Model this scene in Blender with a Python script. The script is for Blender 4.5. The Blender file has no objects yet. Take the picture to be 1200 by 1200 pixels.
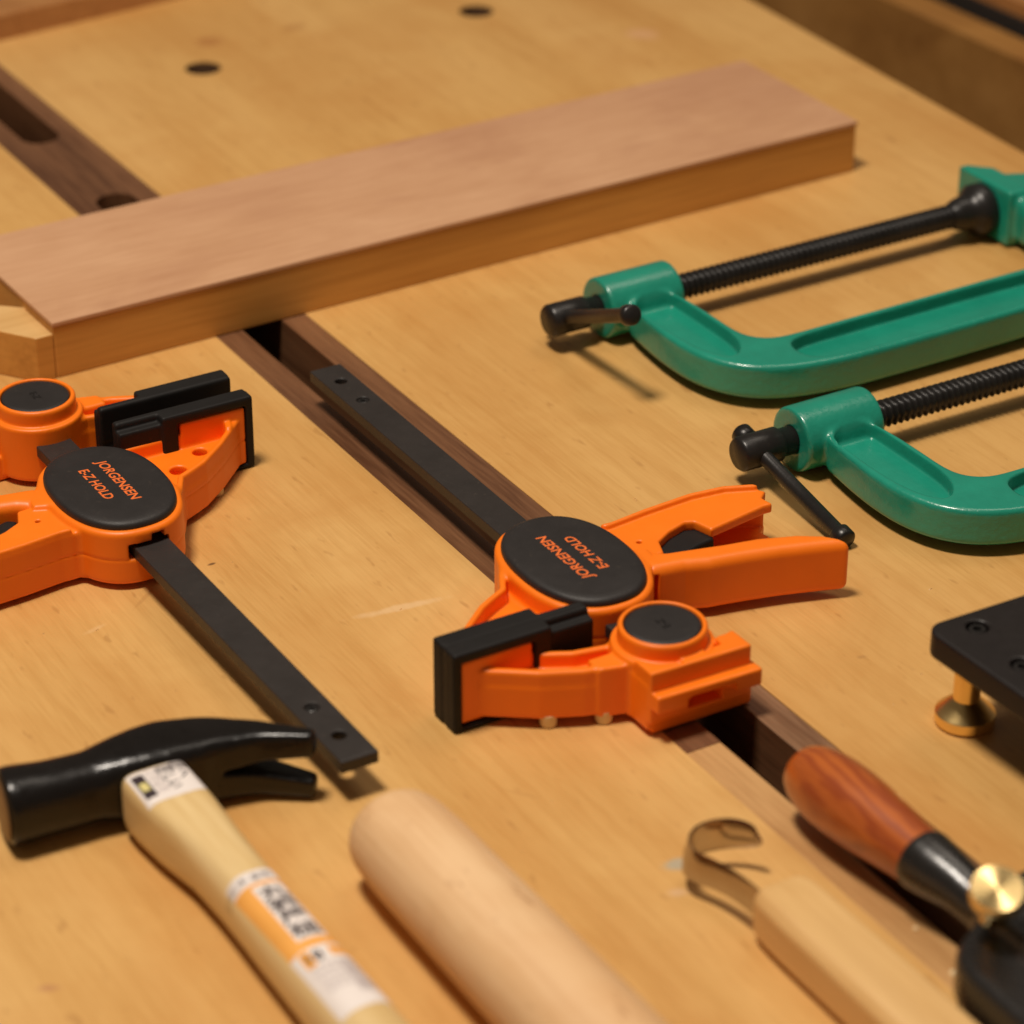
import bpy, math, random
import numpy as np
from mathutils import Vector, Matrix
random.seed(4); rng = np.random.default_rng(7)
S = bpy.context.scene
COL = S.collection
MM = 0.001
# ------------------------------------------------------------------ camera
F = 3570.0; TH = math.radians(29.5)
CAM = np.array([0, -math.cos(TH), math.sin(TH)])
FW = np.array([0, math.cos(TH), -math.sin(TH)]); UP = np.array([0, math.sin(TH), math.cos(TH)]); RT = np.array([1., 0, 0])
def P(x, y, z=0.0):
    """survey point (seen at x, y in the photo) at height z mm -> world mm"""
    d = FW * F + RT * (x - 600) + UP * (600 - y)
    t = (z * MM - CAM[2]) / d[2]
    return (CAM + d * t) * 1000
cd = bpy.data.cameras.new('camera'); cam = bpy.data.objects.new('camera', cd); COL.objects.link(cam)
cam.location = CAM; cam.rotation_euler = (math.pi / 2 - TH, 0, 0)
cd.sensor_width = 36; cd.lens = F / 1200 * 36; cd.clip_start = 0.02; cd.clip_end = 50
cd.dof.use_dof = True; cd.dof.focus_distance = 0.98; cd.dof.aperture_fstop = 9.2; cd.dof.aperture_blades = 7
S.camera = cam
# ------------------------------------------------------------------ world, lamps, exposure
w = bpy.data.worlds.new('World'); S.world = w; w.use_nodes = True
bg = w.node_tree.nodes['Background']; bg.inputs[0].default_value = (1.0, 0.80, 0.60, 1); bg.inputs[1].default_value = 0.11
def lamp(name, loc, target, size, power, col):
    l = bpy.data.lights.new(name, 'AREA'); l.shape = 'DISK'; l.size = size; l.energy = power; l.color = col
    o = bpy.data.objects.new(name, l); COL.objects.link(o); o.location = loc
    o.rotation_euler = (Vector(target) - Vector(loc)).to_track_quat('-Z', 'Y').to_euler()
    return o
lamp('ceiling_lamp', (-0.30, -0.22, 1.50), (0, 0, 0), 0.30, 22.0, (1.0, 0.90, 0.78))
lamp('second_ceiling_lamp', (0.5, 0.55, 1.7), (0, 0, 0), 0.75, 4.5, (1.0, 0.88, 0.74))
S.view_settings.view_transform = 'Standard'; S.view_settings.look = 'None'
S.view_settings.exposure = 0.0; S.view_settings.gamma = 1.0; S.view_settings.use_curve_mapping = False
S.render.engine = 'CYCLES'
# ------------------------------------------------------------------ bench frame: s runs along the bench (towards front right), n across it
BA = math.radians(-59.5)
DS = np.array([math.cos(BA), math.sin(BA)]); DN = np.array([-math.sin(BA), math.cos(BA)])
def SN(s, n): return DS * s + DN * n
def sn(p): return float(p[0] * DS[0] + p[1] * DS[1]), float(p[0] * DN[0] + p[1] * DN[1])
# ------------------------------------------------------------------ materials
def lk(t, a, b): t.links.new(a, b)
def base(name):
    m = bpy.data.materials.new(name); m.use_nodes = True
    return m, m.node_tree, m.node_tree.nodes['Principled BSDF']
def ramp(t, fac, stops):
    r = t.nodes.new('ShaderNodeValToRGB'); e = r.color_ramp.elements
    while len(e) < len(stops): e.new(0.5)
    for k, (p, c) in enumerate(stops):
        e[k].position = p; e[k].color = (c[0], c[1], c[2], 1) if len(c) == 3 else c
    lk(t, fac, r.inputs[0]); return r.outputs[0]
def noise(t, vec, scale, detail=4, rough=0.55, dist=0.0):
    n = t.nodes.new('ShaderNodeTexNoise'); n.inputs['Scale'].default_value = scale; n.inputs['Detail'].default_value = detail
    n.inputs['Roughness'].default_value = rough; n.inputs['Distortion'].default_value = dist
    lk(t, vec, n.inputs['Vector']); return n.outputs['Fac']
def mapping(t, vec, scale=(1, 1, 1), rot=0.0, loc=(0, 0, 0)):
    a = t.nodes.new('ShaderNodeMapping'); a.inputs['Rotation'].default_value = (0, 0, rot)
    b = t.nodes.new('ShaderNodeMapping'); b.inputs['Scale'].default_value = scale; b.inputs['Location'].default_value = loc
    lk(t, vec, a.inputs['Vector']); lk(t, a.outputs[0], b.inputs['Vector']); return b.outputs[0]
def objco(t):
    return t.nodes.new('ShaderNodeTexCoord').outputs['Object']
def mix(t, f, a, b, mode='MIX'):
    m = t.nodes.new('ShaderNodeMix'); m.data_type = 'RGBA'; m.blend_type = mode
    if isinstance(f, float): m.inputs[0].default_value = f
    else: lk(t, f, m.inputs[0])
    for k, v in ((6, a), (7, b)):
        if isinstance(v, tuple): m.inputs[k].default_value = (v[0], v[1], v[2], 1)
        else: lk(t, v, m.inputs[k])
    return m.outputs[2]
def math_(t, op, a, b=0.0, c=None):
    m = t.nodes.new('ShaderNodeMath'); m.operation = op
    for k, v in ((0, a), (1, b)) + (((2, c),) if c is not None else ()):
        if isinstance(v, (int, float)): m.inputs[k].default_value = v
        else: lk(t, v, m.inputs[k])
    return m.outputs[0]
def bump(t, bs, h, strength=0.2, dist=0.0004):
    b = t.nodes.new('ShaderNodeBump'); b.inputs['Strength'].default_value = strength; b.inputs['Distance'].default_value = dist
    lk(t, h, b.inputs['Height']); lk(t, b.outputs[0], bs.inputs['Normal'])
def wood(name, dark, mid, light, rot=0.0, fine=900., rough=0.5, flecks=0.25, coat=0.0, broad=18., stains=None, rings=None, spots=0.0):
    """grain runs along local x after turning by rot"""
    m, t, b = base(name); co = objco(t)
    v1 = mapping(t, co, (0.12, 1, 1), rot); v2 = mapping(t, co, (0.05, 1, 1), rot, (3, 1, 2))
    big = noise(t, v1, broad, 3, 0.5, 0.3); fin = noise(t, v2, fine, 2, 0.6)
    med = noise(t, v2, fine * 0.18, 3, 0.6, 0.2)
    c = ramp(t, big, [(0.30, dark), (0.5, mid), (0.72, light)])
    g = math_(t, 'ADD', math_(t, 'MULTIPLY', fin, 0.5), math_(t, 'MULTIPLY', med, 0.5))
    c = mix(t, flecks, c, ramp(t, g, [(0.38, (dark[0] * .75, dark[1] * .66, dark[2] * .55)), (0.56, light)]), 'MIX')
    if rings:
        wv = t.nodes.new('ShaderNodeTexWave'); wv.wave_type = 'BANDS'; wv.bands_direction = 'Y'
        wv.inputs['Scale'].default_value = rings[0]; wv.inputs['Distortion'].default_value = rings[1]; wv.inputs['Detail'].default_value = 3
        wv.inputs['Detail Scale'].default_value = 1.2
        lk(t, mapping(t, co, (0.22, 1, 0.6), rot), wv.inputs['Vector'])
        c = mix(t, ramp(t, wv.outputs['Fac'], [(0.35, (0, 0, 0)), (0.95, (rings[2],) * 3)]), c, rings[3])
    if spots:
        sp = noise(t, mapping(t, co, (0.35, 1, 1), rot, (9, 4, 1)), 230, 2, 0.5)
        c = mix(t, ramp(t, sp, [(0.66, (0, 0, 0)), (0.74, (spots,) * 3)]), c, (dark[0] * .55, dark[1] * .45, dark[2] * .4))
        blot = noise(t, co, 14, 4, 0.6, 0.6)
        c = mix(t, ramp(t, blot, [(0.42, (0, 0, 0)), (0.7, (0.45,) * 3)]), c, (dark[0] * .93, dark[1] * .82, dark[2] * .7))
    if stains:
        for (x, y, rx, ry, a, col, amt) in stains:
            mp = t.nodes.new('ShaderNodeMapping'); mp.vector_type = 'TEXTURE'
            mp.inputs['Location'].default_value = (x * MM, y * MM, 0); mp.inputs['Rotation'].default_value = (0, 0, a)
            mp.inputs['Scale'].default_value = (rx * MM, ry * MM, 1)
            lk(t, co, mp.inputs['Vector'])
            ln = t.nodes.new('ShaderNodeVectorMath'); ln.operation = 'LENGTH'
            sp = t.nodes.new('ShaderNodeVectorMath'); sp.operation = 'MULTIPLY'; sp.inputs[1].default_value = (1, 1, 0)
            lk(t, mp.outputs[0], sp.inputs[0]); lk(t, sp.outputs[0], ln.inputs[0])
            d = math_(t, 'ADD', ln.outputs['Value'], math_(t, 'MULTIPLY', noise(t, co, 160, 3), 1.1))
            c = mix(t, ramp(t, math_(t, 'MULTIPLY', d, 0.5), [(0.5, (amt,) * 3), (0.78, (0, 0, 0))]), c, col)
    lk(t, c, b.inputs['Base Color'])
    r = math_(t, 'ADD', math_(t, 'MULTIPLY', g, 0.25), rough - 0.12)
    lk(t, r, b.inputs['Roughness'])
    if coat: b.inputs['Coat Weight'].default_value = coat; b.inputs['Coat Roughness'].default_value = 0.14
    bump(t, b, g, 0.12, 0.0002)
    return m
def plain(name, col, rough=0.4, metal=0.0, var=0.06, bumpy=0.0, bscale=900., coat=0.0, coatr=0.1, spec=0.5, dust=0.0):
    m, t, b = base(name); co = objco(t)
    n = noise(t, co, 60, 4); c = mix(t, ramp(t, n, [(0.3, (0, 0, 0)), (0.7, (1, 1, 1))]), tuple(x * (1 - var) for x in col), tuple(min(1, x * (1 + var)) for x in col))
    if dust:
        dn = noise(t, co, 420, 5, 0.75)
        c = mix(t, ramp(t, dn, [(0.60, (0, 0, 0)), (0.78, (dust,) * 3)]), c, (0.35, 0.27, 0.19))
    lk(t, c, b.inputs['Base Color'])
    n2 = noise(t, co, 240, 4, 0.6)
    lk(t, math_(t, 'ADD', math_(t, 'MULTIPLY', n2, 0.16), rough - 0.08), b.inputs['Roughness'])
    b.inputs['Metallic'].default_value = metal; b.inputs['Specular IOR Level'].default_value = spec
    if coat: b.inputs['Coat Weight'].default_value = coat; b.inputs['Coat Roughness'].default_value = coatr
    if bumpy: bump(t, b, noise(t, co, bscale, 3), bumpy, 0.0004)
    return m
def turned(name, col, rough, axis='Z'):
    """turned brass: fine concentric tool marks"""
    m, t, b = base(name); co = objco(t)
    b.inputs['Base Color'].default_value = (*col, 1); b.inputs['Metallic'].default_value = 1.0; b.inputs['Roughness'].default_value = rough
    sx = t.nodes.new('ShaderNodeSeparateXYZ'); lk(t, co, sx.inputs[0])
    tn = t.nodes.new('ShaderNodeTangent'); tn.direction_type = 'RADIAL'; tn.axis = 'Z'; lk(t, tn.outputs[0], b.inputs['Tangent'])
    b.inputs['Anisotropic'].default_value = 0.85
    return m
WR = -BA
st = []
def stain(px, py, rx, ry, a, col, amt): p = P(px, py); st.append((p[0], p[1], rx, ry, a, col, amt))
stain(795, 1013, 5.5, 3.6, 0.2, (0.42, 0.38, 0.28), 0.85)
stain(794, 1046, 4.0, 2.2, 0.2, (0.72, 0.48, 0.30), 0.5)
stain(470, 712, 17, 2.2, 0.42, (0.80, 0.55, 0.30), 0.5)
stain(58, 1158, 3.6, 1.8, 0.1, (0.40, 0.16, 0.10), 0.45)
stain(245, 49, 8, 8, 0, (0.36, 0.12, 0.03), 0.5)
stain(345, 32, 6, 7, 0, (0.36, 0.13, 0.03), 0.4)
stain(248, 661, 1.6, 0.8, 0.6, (0.10, 0.05, 0.02), 0.8)
stain(232, 312, 7, 2.0, 0.5, (0.78, 0.50, 0.24), 0.3)
stain(110, 738, 5, 1.2, 0.8, (0.78, 0.52, 0.26), 0.35)
stain(170, 700, 9, 0.9, 1.2, (0.44, 0.21, 0.06), 0.35)
stain(610, 930, 8, 0.8, -0.4, (0.44, 0.21, 0.06), 0.3)
stain(960, 560, 10, 1.0, -0.9, (0.46, 0.22, 0.07), 0.35)
stain(1010, 770, 2.2, 1.2, 0.3, (0.30, 0.14, 0.05), 0.35)
stain(560, 560, 6, 1.0, 0.2, (0.46, 0.22, 0.07), 0.3)
stain(752, 40, 9, 9, 0, (0.80, 0.45, 0.30), 0.3)
M = {}
M['bench'] = wood('beech_bench', (0.56, 0.28, 0.075), (0.655, 0.368, 0.116), (0.735, 0.44, 0.158), WR, 1100, 0.40, 0.20, broad=16, stains=st, spots=0.35)
M['walnut'] = wood('walnut_strip', (0.075, 0.028, 0.012), (0.15, 0.062, 0.027), (0.25, 0.115, 0.05), WR, 900, 0.4, 0.35, broad=40)
M['walnut2'] = wood('walnut_right_rail', (0.15, 0.068, 0.032), (0.24, 0.12, 0.058), (0.34, 0.19, 0.10), WR, 900, 0.42, 0.4, broad=45)
M['pale_inlay'] = wood('pale_inlay', (0.42, 0.21, 0.075), (0.55, 0.30, 0.115), (0.64, 0.37, 0.15), WR, 900, 0.42, 0.35, broad=35)
M['end'] = wood('bench_end_wood', (0.30, 0.12, 0.035), (0.42, 0.18, 0.055), (0.50, 0.24, 0.08), 0.4, 700, 0.45, 0.3)
M['veneer'] = wood('pink_veneer', (0.50, 0.255, 0.13), (0.57, 0.31, 0.17), (0.63, 0.36, 0.215), 0.7, 500, 0.5, 0.10, broad=45, spots=0.12)
def veneer_mat():
    m, t, b = base('pink_veneer'); co = objco(t)
    c = ramp(t, noise(t, mapping(t, co, (0.6, 1, 1)), 22, 5, 0.6, 0.5), [(0.3, (0.50, 0.255, 0.135)), (0.5, (0.57, 0.31, 0.165)), (0.72, (0.63, 0.36, 0.20))])
    f = noise(t, mapping(t, co, (0.06, 1, 1)), 700, 3, 0.6)
    c = mix(t, 0.16, c, ramp(t, f, [(0.35, (0.36, 0.17, 0.08)), (0.65, (0.70, 0.43, 0.26))]))
    sp = noise(t, mapping(t, co, (0.5, 1, 1), 0, (3, 3, 3)), 70, 3, 0.5)
    c = mix(t, ramp(t, sp, [(0.60, (0, 0, 0)), (0.75, (0.3,) * 3)]), c, (0.42, 0.20, 0.11))
    lk(t, c, b.inputs['Base Color']); b.inputs['Roughness'].default_value = 0.5; bump(t, b, f, 0.15, 0.0002); return m
M['veneer'] = veneer_mat()
M['hole_shade'] = plain('hole_shade_brown', (0.10, 0.045, 0.018), 0.8)  # shade inside the dog holes, put into the colour
M['core'] = wood('board_core', (0.47, 0.21, 0.042), (0.60, 0.29, 0.062), (0.68, 0.35, 0.085), 0, 420, 0.42, 0.3, broad=60)
M['core_low'] = wood('board_core_lower', (0.36, 0.13, 0.024), (0.47, 0.19, 0.036), (0.55, 0.24, 0.05), 0, 420, 0.42, 0.35, broad=60)
M['core_top'] = wood('board_core_top', (0.60, 0.33, 0.11), (0.70, 0.42, 0.16), (0.78, 0.5, 0.22), 0, 420, 0.42, 0.2)
M['orange'] = plain('orange_plastic', (0.97, 0.20, 0.005), 0.42, dust=0.035, var=0.04, bumpy=0.05, bscale=1400, spec=0.45)
M['rubber'] = plain('black_rubber_pad', (0.011, 0.0095, 0.009), 0.6, var=0.2, bumpy=0.1, dust=0.06, spec=0.25)
M['capblack'] = plain('black_cap', (0.020, 0.017, 0.0165), 0.5, var=0.15, bumpy=0.25, bscale=2600, dust=0.10, spec=0.4)
M['bar'] = plain('blackened_steel', (0.027, 0.022, 0.020), 0.46, var=0.12, bumpy=0.1, dust=0.10, spec=0.4)
M['letter'] = plain('orange_lettering', (0.85, 0.17, 0.03), 0.5)
M['emboss'] = plain('embossed_black', (0.012, 0.011, 0.011), 0.3)
M['cream'] = plain('cream_pin', (0.78, 0.60, 0.34), 0.5)
M['green'] = plain('green_enamel', (0.010, 0.26, 0.175), 0.32, var=0.10, bumpy=0.5, bscale=420, coat=0.5, coatr=0.14, dust=0.04)
M['blacksteel'] = plain('black_oxide_screw', (0.020, 0.018, 0.017), 0.33, metal=0.3, var=0.3, bumpy=0.15, dust=0.08)
M['lacquer'] = plain('black_lacquer', (0.007, 0.0055, 0.005), 0.30, var=0.2, bumpy=0.6, bscale=420, coat=0.2, coatr=0.12, spec=0.28, dust=0.04)
M['facesteel'] = plain('worn_face_steel', (0.20, 0.13, 0.075), 0.45, metal=0.6)
M['ashwood'] = wood('pale_hammer_wood', (0.68, 0.46, 0.19), (0.80, 0.58, 0.28), (0.86, 0.67, 0.37), WR, 600, 0.38, 0.22, broad=70, rings=(60., 7.0, 0.22, (0.62, 0.40, 0.15)))
M['paper'] = plain('white_label_paper', (0.84, 0.76, 0.72), 0.5, var=0.02)
M['lorange'] = plain('label_orange', (0.90, 0.42, 0.09), 0.45)
M['ink'] = plain('label_ink', (0.035, 0.02, 0.025), 0.5)
M['greyink'] = plain('label_grey_ink', (0.45, 0.37, 0.37), 0.5)
M['gold'] = plain('label_gold', (0.72, 0.62, 0.25), 0.45)
M['olive'] = plain('label_olive_ink', (0.16, 0.12, 0.03), 0.5)
M['rollwood'] = wood('pale_beech_dowel', (0.70, 0.42, 0.20), (0.78, 0.50, 0.26), (0.84, 0.57, 0.32), WR, 700, 0.55, 0.28, broad=40, spots=0.6)
M['knifewood'] = wood('knife_handle_wood', (0.60, 0.34, 0.12), (0.72, 0.44, 0.17), (0.78, 0.50, 0.22), WR, 600, 0.42, 0.2, broad=40)
M['redwood'] = wood('reddish_hardwood', (0.28, 0.052, 0.009), (0.44, 0.10, 0.016), (0.54, 0.145, 0.025), WR, 520, 0.3, 0.3, coat=0.5, broad=90, rings=(75., 14.0, 0.75, (0.27, 0.045, 0.01)))
M['blade'] = plain('polished_blade', (0.48, 0.43, 0.39), 0.13, metal=1.0, var=0.08)
M['brass'] = turned('turned_brass', (0.95, 0.70, 0.32), 0.26)
M['brass_foot'] = plain('satin_brass', (0.92, 0.66, 0.28), 0.30, metal=1.0, var=0.04)
M['anod'] = plain('black_anodised_plate', (0.013, 0.010, 0.0095), 0.42, spec=0.35, var=0.15, bumpy=0.05, dust=0.05)
M['castblack'] = plain('black_cast_body', (0.014, 0.012, 0.011), 0.28, var=0.15, bumpy=0.1, coat=0.4, coatr=0.2)
M['cabinet'] = wood('brown_cabinet_wood', (0.26, 0.11, 0.024), (0.36, 0.165, 0.038), (0.45, 0.22, 0.06), 0, 300, 0.5, 0.2)
M['dark'] = plain('gap_shade_black', (0.012, 0.010, 0.009), 0.8)  # black that stands for shade in the cabinet gap
M['floor'] = plain('dark_floor', (0.05, 0.032, 0.02), 0.7)
# ------------------------------------------------------------------ object helpers
def tag(o, label, cat, group=None, kind=None):
    o['label'] = label; o['category'] = cat
    if group: o['group'] = group
    if kind: o['kind'] = kind
    return o
def thing(name, label, cat, loc=(0, 0, 0), rz=0.0, group=None):
    o = bpy.data.objects.new(name, None); COL.objects.link(o); o.empty_display_size = 0.01
    o.location = (loc[0] * MM, loc[1] * MM, (loc[2] if len(loc) > 2 else 0) * MM); o.rotation_euler = (0, 0, rz)
    tag(o, label, cat, group); return o
def mesh(name, V, Fc, mats, parent=None, org=(0, 0, 0), rot=None, smooth=False, sharp=None, mi=None):
    """V in mm, relative to the parent's origin; org = the part's own origin"""
    V = np.asarray(V, float) - np.asarray(org, float)
    me = bpy.data.meshes.new(name)
    me.from_pydata((V * MM).tolist(), [], [tuple(int(i) for i in f) for f in Fc])
    if not isinstance(mats, (list, tuple)): mats = [mats]
    for m in mats: me.materials.append(m)
    if mi is not None: me.polygons.foreach_set('material_index', np.asarray(mi, dtype=np.int32))
    me.update(); me.validate()
    if smooth:
        me.polygons.foreach_set('use_smooth', [True] * len(me.polygons))
        if sharp: me.set_sharp_from_angle(angle=math.radians(sharp))
    o = bpy.data.objects.new(name, me); COL.objects.link(o)
    o.location = tuple(float(c) * MM for c in org)
    if parent: o.parent = parent
    return o
def fix_normals(o):
    import bmesh
    bm = bmesh.new(); bm.from_mesh(o.data); bmesh.ops.recalc_face_normals(bm, faces=bm.faces[:]); bm.to_mesh(o.data); bm.free()
    return o
def prism(pts, z0, z1):
    n = len(pts); V = [(p[0], p[1], z0) for p in pts] + [(p[0], p[1], z1) for p in pts]
    Fc = [list(range(n))[::-1], list(range(n, 2 * n))] + [[i, (i + 1) % n, n + (i + 1) % n, n + i] for i in range(n)]
    return V, Fc
def bevel(o, wd, seg=3, ang=30):
    m = o.modifiers.new('bevel', 'BEVEL'); m.width = wd * MM; m.segments = seg; m.limit_method = 'ANGLE'; m.angle_limit = math.radians(ang)
    return o
def apply_mods(o):
    dg = bpy.context.evaluated_depsgraph_get(); dg.update()
    me = bpy.data.meshes.new_from_object(o.evaluated_get(dg)); o.modifiers.clear(); o.data = me; return o
def cut(o, cutters):
    for c in cutters:
        m = o.modifiers.new('b', 'BOOLEAN'); m.operation = 'DIFFERENCE'; m.solver = 'EXACT'; m.object = c
    bpy.context.view_layer.update(); apply_mods(o)
    for c in cutters: bpy.data.objects.remove(c)
    return o
def loft(C, T, R, caps=True, upv=(0, 0, 1)):
    """rings: C centres (N,3), T tangents, R list of (M,2) profiles in (side, up)"""
    V = []; N = len(C); Mn = len(R[0])
    for c, t, r in zip(C, T, R):
        t = np.asarray(t, float); t = t / np.linalg.norm(t)
        sd = np.cross(t, upv); sd /= np.linalg.norm(sd); u = np.cross(sd, t)
        for a, b in r: V.append(np.asarray(c, float) + sd * a + u * b)
    Fc = [[i * Mn + j, i * Mn + (j + 1) % Mn, (i + 1) * Mn + (j + 1) % Mn, (i + 1) * Mn + j] for i in range(N - 1) for j in range(Mn)]
    if caps: Fc += [list(range(Mn))[::-1], [(N - 1) * Mn + j for j in range(Mn)]]
    return V, Fc
def sellipse(hw, hh, e=2.0, M_=40):
    o = []
    for k in range(M_):
        a = 2 * math.pi * k / M_; c, s = math.cos(a), math.sin(a)
        o.append((hw * math.copysign(abs(c) ** (2 / e), c), hh * math.copysign(abs(s) ** (2 / e), s)))
    return o
def lathe(prof, M_=48, c=(0, 0, 0), ax=(0, 0, 1)):
    """prof: list of (radius, height) along ax"""
    ax = np.asarray(ax, float); ax /= np.linalg.norm(ax)
    t = np.array([1., 0, 0]) if abs(ax[0]) < .9 else np.array([0, 1., 0]); a = np.cross(ax, t); a /= np.linalg.norm(a); b = np.cross(ax, a)
    V = []; 
    for r, h in prof:
        for k in range(M_):
            q = 2 * math.pi * k / M_; V.append(np.asarray(c, float) + ax * h + (a * math.cos(q) + b * math.sin(q)) * max(r, 0.001))
    N = len(prof)
    Fc = [[i * M_ + j, i * M_ + (j + 1) % M_, (i + 1) * M_ + (j + 1) % M_, (i + 1) * M_ + j] for i in range(N - 1) for j in range(M_)]
    Fc += [list(range(M_))[::-1], [(N - 1) * M_ + j for j in range(M_)]]
    return V, Fc
def merge(*vf):
    V = []; Fc = []
    for v, f in vf:
        k = len(V); V += list(v); Fc += [[i + k for i in q] for q in f]
    return V, Fc
# ------------------------------------------------------------------ signed-distance modelling
def d_poly(X, Y, pts):
    pts = np.asarray(pts, float); d = np.full(np.broadcast(X, Y).shape, 1e9); sg = np.ones_like(d)
    n = len(pts); j = n - 1
    for i in range(n):
        ex, ey = pts[j] - pts[i]; wx = X - pts[i][0]; wy = Y - pts[i][1]
        h = np.clip((wx * ex + wy * ey) / (ex * ex + ey * ey), 0, 1)
        d = np.minimum(d, (wx - ex * h) ** 2 + (wy - ey * h) ** 2)
        c1 = Y >= pts[i][1]; c2 = Y < pts[j][1]; c3 = ex * wy > ey * wx
        sg = np.where((c1 & c2 & c3) | (~c1 & ~c2 & ~c3), -sg, sg); j = i
    return sg * np.sqrt(d)
def d_path(X, Y, pts):
    pts = np.asarray(pts, float); d = np.full(np.broadcast(X, Y).shape, 1e9)
    for a, b in zip(pts[:-1], pts[1:]):
        e = b - a; wx = X - a[0]; wy = Y - a[1]; h = np.clip((wx * e[0] + wy * e[1]) / (e @ e), 0, 1)
        d = np.minimum(d, np.hypot(wx - e[0] * h, wy - e[1] * h))
    return d
def ext(d2, Z, z0, z1, r=0.0):
    dz = np.maximum(z0 - Z, Z - z1)
    a = d2 + r; b = dz + r
    return np.minimum(np.maximum(a, b), 0) + np.hypot(np.maximum(a, 0), np.maximum(b, 0)) - r
def smin(a, b, k):
    h = np.clip(0.5 + 0.5 * (b - a) / k, 0, 1); return b * (1 - h) + a * h - k * h * (1 - h)
def smax(a, b, k): return -smin(-a, -b, k)
def d_box(X, Y, x0, x1, y0, y1):
    a = np.maximum(x0 - X, X - x1); b = np.maximum(y0 - Y, Y - y1)
    return np.minimum(np.maximum(a, b), 0) + np.hypot(np.maximum(a, 0), np.maximum(b, 0))
def sel_pts(a, b, e, n=72, cx=0, cy=0): return [(cx + x, cy + y) for x, y in sellipse(a, b, e, n)]
def smooth_poly(pts, it=2):
    p = np.asarray(pts, float)
    for _ in range(it):
        q = np.roll(p, -1, 0); p = np.stack([p * .75 + q * .25, p * .25 + q * .75], 1).reshape(-1, 2)
    return p
def nets(fn, lo, hi, h):
    ax = [np.arange(lo[k], hi[k] + h, h) for k in range(3)]
    X = ax[0][:, None, None]; Y = ax[1][None, :, None]; Z = ax[2][None, None, :]
    v = np.broadcast_to(fn(X, Y, Z), [len(a) for a in ax]).astype(np.float32)
    ins = v < 0; nx, ny, nz = v.shape
    cnt = np.zeros((nx - 1, ny - 1, nz - 1), np.int8)
    sl = lambda a, dx, dy, dz: a[dx:nx - 1 + dx, dy:ny - 1 + dy, dz:nz - 1 + dz]
    for dx in (0, 1):
        for dy in (0, 1):
            for dz in (0, 1): cnt += sl(ins, dx, dy, dz)
    act = (cnt > 0) & (cnt < 8); I = np.argwhere(act); idx = -np.ones(act.shape, np.int64); idx[act] = np.arange(len(I))
    acc = np.zeros((len(I), 3)); num = np.zeros(len(I))
    cr = [(a, b, c) for a in (0, 1) for b in (0, 1) for c in (0, 1)]
    for p in cr:
        for k in range(3):
            if p[k]: continue
            q = list(p); q[k] = 1
            va = v[I[:, 0] + p[0], I[:, 1] + p[1], I[:, 2] + p[2]]; vb = v[I[:, 0] + q[0], I[:, 1] + q[1], I[:, 2] + q[2]]
            mk = (va < 0) != (vb < 0); tt = np.where(mk, va / np.where(mk, va - vb, 1), 0)
            pos = np.tile(np.array(p, float), (len(I), 1)); pos[:, k] = tt
            acc[mk] += pos[mk]; num[mk] += 1
    V = np.array(lo)[None, :] + (I + acc / num[:, None]) * h
    Q = []
    for k in range(3):
        o1, o2 = [(1, 2), (2, 0), (0, 1)][k]
        a = [slice(None)] * 3; b = [slice(None)] * 3; a[k] = slice(0, -1); b[k] = slice(1, None)
        ia = ins[tuple(a)]; ib = ins[tuple(b)]
        E = np.argwhere(ia != ib); E = E[(E[:, o1] > 0) & (E[:, o2] > 0) & (E[:, o1] < v.shape[o1] - 1) & (E[:, o2] < v.shape[o2] - 1)]
        s_ = ia[E[:, 0], E[:, 1], E[:, 2]]
        c = []
        for d1, d2 in ((0, 0), (1, 0), (1, 1), (0, 1)):
            q = E.copy(); q[:, o1] -= d1; q[:, o2] -= d2; c.append(idx[q[:, 0], q[:, 1], q[:, 2]])
        c = np.stack(c, 1); c[~s_] = c[~s_][:, ::-1]; Q.append(c)
    return V, np.concatenate(Q)
def sdfobj(name, fn, lo, hi, h, mat, parent=None, org=(0, 0, 0), relax=1):
    V, Q = nets(fn, lo, hi, h)
    for _ in range(relax):                     # light Laplacian smoothing of the grid steps
        A = np.zeros_like(V); n = np.zeros(len(V))
        for a, b in ((0, 1), (1, 2), (2, 3), (3, 0)):
            np.add.at(A, Q[:, a], V[Q[:, b]]); np.add.at(A, Q[:, b], V[Q[:, a]]); np.add.at(n, Q[:, a], 1); np.add.at(n, Q[:, b], 1)
        V = V * 0.5 + 0.5 * A / n[:, None]
    V = V - np.asarray(org, float)
    me = bpy.data.meshes.new(name)
    me.vertices.add(len(V)); me.vertices.foreach_set('co', (V * MM).astype(np.float32).ravel())
    me.loops.add(Q.size); me.loops.foreach_set('vertex_index', Q.ravel().astype(np.int32))
    me.polygons.add(len(Q)); me.polygons.foreach_set('loop_start', (np.arange(len(Q)) * 4).astype(np.int32))
    me.polygons.foreach_set('loop_total', np.full(len(Q), 4, np.int32))
    me.update(calc_edges=True); me.validate(); me.polygons.foreach_set('use_smooth', [True] * len(me.polygons))
    me.materials.append(mat)
    o = bpy.data.objects.new(name, me); COL.objects.link(o); o.location = tuple(float(c) * MM for c in org)
    if parent: o.parent = parent
    return o
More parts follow.
